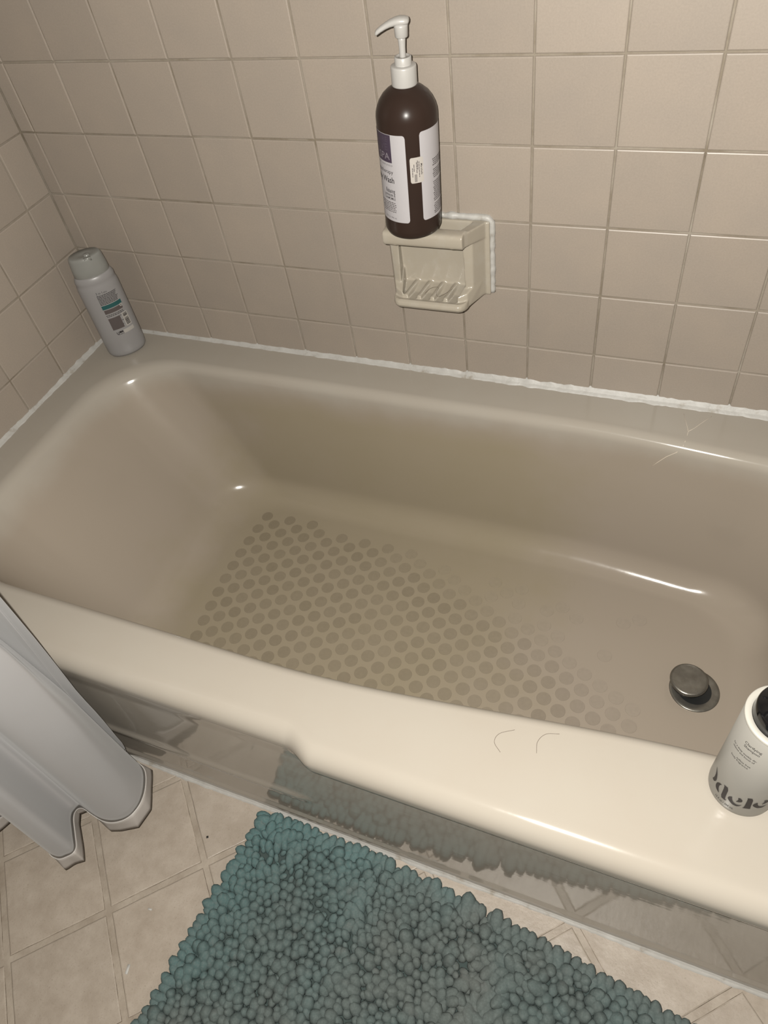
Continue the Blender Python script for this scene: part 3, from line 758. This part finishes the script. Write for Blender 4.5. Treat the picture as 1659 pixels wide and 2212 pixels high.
for _ in range(8): soft = [soft[0]] + [(soft[i - 1] + 2 * soft[i] + soft[i + 1]) / 4 for i in range(1, len(soft) - 1)] + [soft[-1]]
vs_ = soft
for _ in range(160): vs_ = [vs_[0]] + [(vs_[i - 1] + 2 * vs_[i] + vs_[i + 1]) / 4 for i in range(1, len(vs_) - 1)] + [vs_[-1]]
hard = catmull(PLAN, 8)
KEY = [0, 1, 3, 5, 6, 8, 10, 11, 14, 16, 18, 21, 23, 25, 27, 29, 31, 33]
for ka, kb in zip(KEY, KEY[1:]):
    for k in range(ka * 8, kb * 8): hard[k] = Vector(PLAN[ka]).lerp(Vector(PLAN[kb]), (k - ka * 8) / ((kb - ka) * 8))
for i in range(len(hard)):
    dv = soft[i] - vs_[i]; hard[i] = hard[i] + dv * min(1.0, .007 / max(dv.length, 1e-5)) * sst(0, 12, i)
ROD = 1.95; ZH0, ZH1 = .052, .078
def curtain_pt(p, z, i, n):
    k1 = min(1, max(0, (z - .05) / .40)) ** .8; kk = max(0, (z - .45) / (ROD - .45)) ** 1.2
    edge = sst(15, 9, i)                                     # the free edge hangs straighter than the first fold, which turns back behind it
    side = 1 - sst(44, 66, i)                                # only the flank of the first fold leans back with height
    q = Vector((p.x + edge * (.020 * sst(.05, .12, z) + .012 * sst(.1, .25, z) + .15 * min(max(0, z - .30), .35)), -.744 + (p.y + .744) * (1 - (.12 + .46 * side) * k1)))
    q.x -= (.060 * min(max(0, z - .06), .6) + .10 * side * min(max(0, z - .315), .25)) * sst(10, 16, i) * (1 + 1.0 * sst(44, 30, i))
    top = Vector((.02 + .40 * (1 - i / n), -.790 + .030 * math.sin(i / n * 40)))
    q = q.lerp(top, kk)
    return Vector((q.x + .0014 * n1(i * .13, z * 4), min(q.y + .0014 * n1(i * .13 + 40, z * 4), -.741), z)) - CO
zc = [ZH1 + (ROD - ZH1) * (k / 42) ** 1.25 for k in range(43)]
bm = bmesh.new(); grid_mesh(bm, [[curtain_pt(p, z, i, len(soft)) for i, p in enumerate(soft)] for z in zc])
cs = obj('curtain_sheet', bm, CURT, curtain); sm = cs.modifiers.new('s', 'SOLIDIFY'); sm.thickness = .0006
bm = bmesh.new(); hz = [ZH0 + (ZH1 + .0015 - ZH0) * k / 4 for k in range(5)]
grid_mesh(bm, [[curtain_pt(hard[i].lerp(soft[i], .92 * ((z - ZH0) / (ZH1 - ZH0)) ** 1.6) if z < ZH1 else soft[i], z, i, len(soft)) for i in range(len(soft))] for z in hz])
hm = obj('hem', bm, HEM, curtain); sm = hm.modifiers.new('s', 'SOLIDIFY'); sm.thickness = .0014; sm.offset = 0; hm['label'] = 'stiff stitched bottom hem'
bm = bmesh.new()
nrm = []
for i in range(len(soft)):
    t_ = soft[min(i + 1, len(soft) - 1)] - soft[max(i - 1, 0)]; nrm.append(Vector((-t_.y, t_.x)).normalized())
for sgn in (-1, 1):
    tube(bm, [curtain_pt(soft[i] + nrm[i] * .0014 * sgn, ZH1 + .0004, i, len(soft)) for i in range(len(soft))], .0005, 5)
obj('stitching', bm, THREAD, hm)

# ------------------------------------------------------------------ bath mat
mat_o = empty('bath_mat', (.95, -.98, .0), 'teal grey chenille bath mat lying on the floor beside the tub', 'mat')
MO = Vector((.95, -.98, 0))
ML, MW = .80, .50
def mat_pt(s, t_):      # s along the tub, t_ away from it (metres)
    th = -.065 - .062 * s
    x = .666 + s * math.cos(.07) - .130 * t_ ; y = -.7420 - .020 * s - .115 * s * s - t_ * .990
    return x, y
bm = bmesh.new(); gx = []
for j in range(21):
    gx.append([])
    for i in range(31):
        x, y = mat_pt(ML * i / 30, MW * j / 20); gx[-1].append((x - MO.x, y - MO.y, .007))
Vt = grid_mesh(bm, gx)
base = obj('backing', bm, CHEN2, mat_o); sm = base.modifiers.new('s', 'SOLIDIFY'); sm.thickness = .006; sm.offset = -1
tv = []
for q in range(6):
    bm = bmesh.new(); bmesh.ops.create_uvsphere(bm, u_segments=10, v_segments=7, radius=1.0)
    for v_ in bm.verts:
        k_ = 1 + .14 * n1(v_.co.x * 1.7 + q * 9, v_.co.y * 1.7, v_.co.z * 1.7) + .06 * n1(v_.co.x * 5 + q * 9, v_.co.y * 5, v_.co.z * 5)
        v_.co *= k_
    me = from_bm('tuft', bm); me.materials.append(CHEN); me.shade_smooth(); tv.append(me)
tufts = []
pit = .0124; nrow = int(MW / (pit * .87)); rr_ = random.Random(3)
for j in range(nrow + 1):
    for i in range(int(ML / pit) + 1):
        s = (i + .5 * (j % 2)) * pit; t_ = j * pit * .87
        s += rr_.uniform(-.0028, .0028); t_ += rr_.uniform(-.0028, .0028)
        es, et = min(s, ML - s), min(t_, MW - t_); ed = min(es, et)
        x, y = mat_pt(s, t_)
        sz = .0079 + .0014 * n1(x * 19, y * 19) + rr_.uniform(-.0010, .0012); sz *= rr_.choice((.72, .85, .95, 1.0, 1.05, 1.12, 1.22))
        # a drift of small knots near the far left corner
        dd = abs((y + .805) + (x - .73) * .42) ; sz *= 1 - .22 * math.exp(-(dd / .018) ** 2) * sst(.66, .70, x) * sst(.98, .86, x)
        lay = n1(x * 8 + 5, y * 8)                       # where the pile lies flat
        tilt = .15 + .45 * rr_.random() + 1.6 * max(0, lay - .05); az = 6.28 * n1(x * 5, y * 5 + 7) + rr_.uniform(-.9, .9)
        if ed < .012:
            if ed == t_: az = math.pi / 2
            elif ed == s: az = math.pi
            az += rr_.uniform(-.35, .35) - .07; tilt = 1.15 + .2 * rr_.random(); sz = max(sz, .0074)
        el = 1.35 + .3 * rr_.random() + .5 * max(0, lay)
        y = min(y, -.7330 - sz * el)
        zc_ = .0125 + .0035 * n1(x * 11, y * 11, 2) + rr_.uniform(-.0015, .0015) - (.003 if ed < .012 else 0)
        R3 = Matrix.Rotation(az, 3, 'Z') @ Matrix.Rotation(tilt, 3, 'Y')
        tufts.append((x, y, zc_, sz, el, R3, rr_.randrange(6)))
def px_size(x, y, z, sz):
    v_ = Vector((x, y, z)) - CP; zf = v_.dot(f_); uu = 829.5 + 1562.07 * v_.dot(r_) / zf; vv = 1106 + 1562.07 * v_.dot(d_) / zf
    return sz / zf if -5 < uu < 1664 and -5 < vv < 2217 else -sz
rank = sorted(range(len(tufts)), key=lambda i: -px_size(*tufts[i][:4])); single = set(rank[:300])
AV, AF, nv = [], [], 0
tco = [np.array([v_.co[:] for v_ in me.vertices]) for me in tv]; tfa = [[tuple(p_.vertices) for p_ in me.polygons] for me in tv]
for i, (x, y, z, sz, el, R3, q) in enumerate(tufts):
    S3 = Matrix.Diagonal((sz, sz, sz * el)); A3 = R3 @ S3
    if i in single:
        o = bpy.data.objects.new('tuft', tv[q]); COL.objects.link(o); o.parent = mat_o
        o.matrix_basis = Matrix.Translation(Vector((x, y, z)) - MO) @ A3.to_4x4()
    else:
        pts = tco[q] @ np.array(A3).T + np.array((x - MO.x, y - MO.y, z)); AV.append(pts)
        AF += [tuple(k_ + nv for k_ in p_) for p_ in tfa[q]]; nv += len(pts)
me = bpy.data.meshes.new('pile'); me.from_pydata(np.concatenate(AV).tolist(), [], AF); me.update()
pile = link('pile', me, CHEN, mat_o); pile['kind'] = 'stuff'

# ------------------------------------------------------------------ hairs and specks
def strand(name, pts, r, mat, label, cat, group=None):
    bm = bmesh.new(); c_ = Vector(pts[0]); q = catmull([Vector(p_) - c_ for p_ in pts], 5); tube(bm, q, r, 5)
    o = obj(name, bm, mat); o.location = c_; return tag(o, label, cat, group)
hz_ = RIM + .0004
strand('hair', [(1.0490, -.6300, hz_), (1.0330, -.6400, hz_), (1.0300, -.6520, hz_), (1.0400, -.6620, hz_)], .00022, HAIR, 'left one of two thin curved hairs on the near tub rim', 'hair')
strand('hair', [(1.1000, -.6190, hz_), (1.0850, -.6240, hz_), (1.0780, -.6360, hz_), (1.0800, -.6500, hz_)], .00022, HAIR, 'right one of two thin curved hairs on the near tub rim', 'hair')
def chip(name, x, y, w, l, a, mat, label, cat, z=.0):
    bm = bmesh.new(); box(bm, -w / 2, w / 2, -l / 2, l / 2, 0, .0008); bmesh.ops.bevel(bm, geom=bm.edges[:], offset=.0002, segments=1)
    o = obj(name, bm, mat); o.location = (x, y, z); o.rotation_euler = (0, 0, a); return tag(o, label, cat)
chip('paper_scrap', .566, -1.009, .0042, .0125, .22, SPECK, 'white scrap lying upright on the bare floor near the mat', 'scrap')
chip('paper_scrap', .553, -.929, .0065, .0026, .15, SPECK, 'smaller white scrap on the floor beside a diagonal joint', 'scrap')
chip('grit', .585, -.805, .0034, .0034, .5, GRIT, 'black grain of grit in the floor joint near the tub', 'grit')
zt = ZF + .1182
strand('hair', [(.752, -.050, zt), (.757, -.034, zt), (.768, -.030, zt), (.770, -.046, zt), (.776, -.055, zt), (.784, -.046, zt), (.792, -.030, zt)], .00018, HAIR, 'thin looped hair lying on the ridges of the soap dish', 'hair')
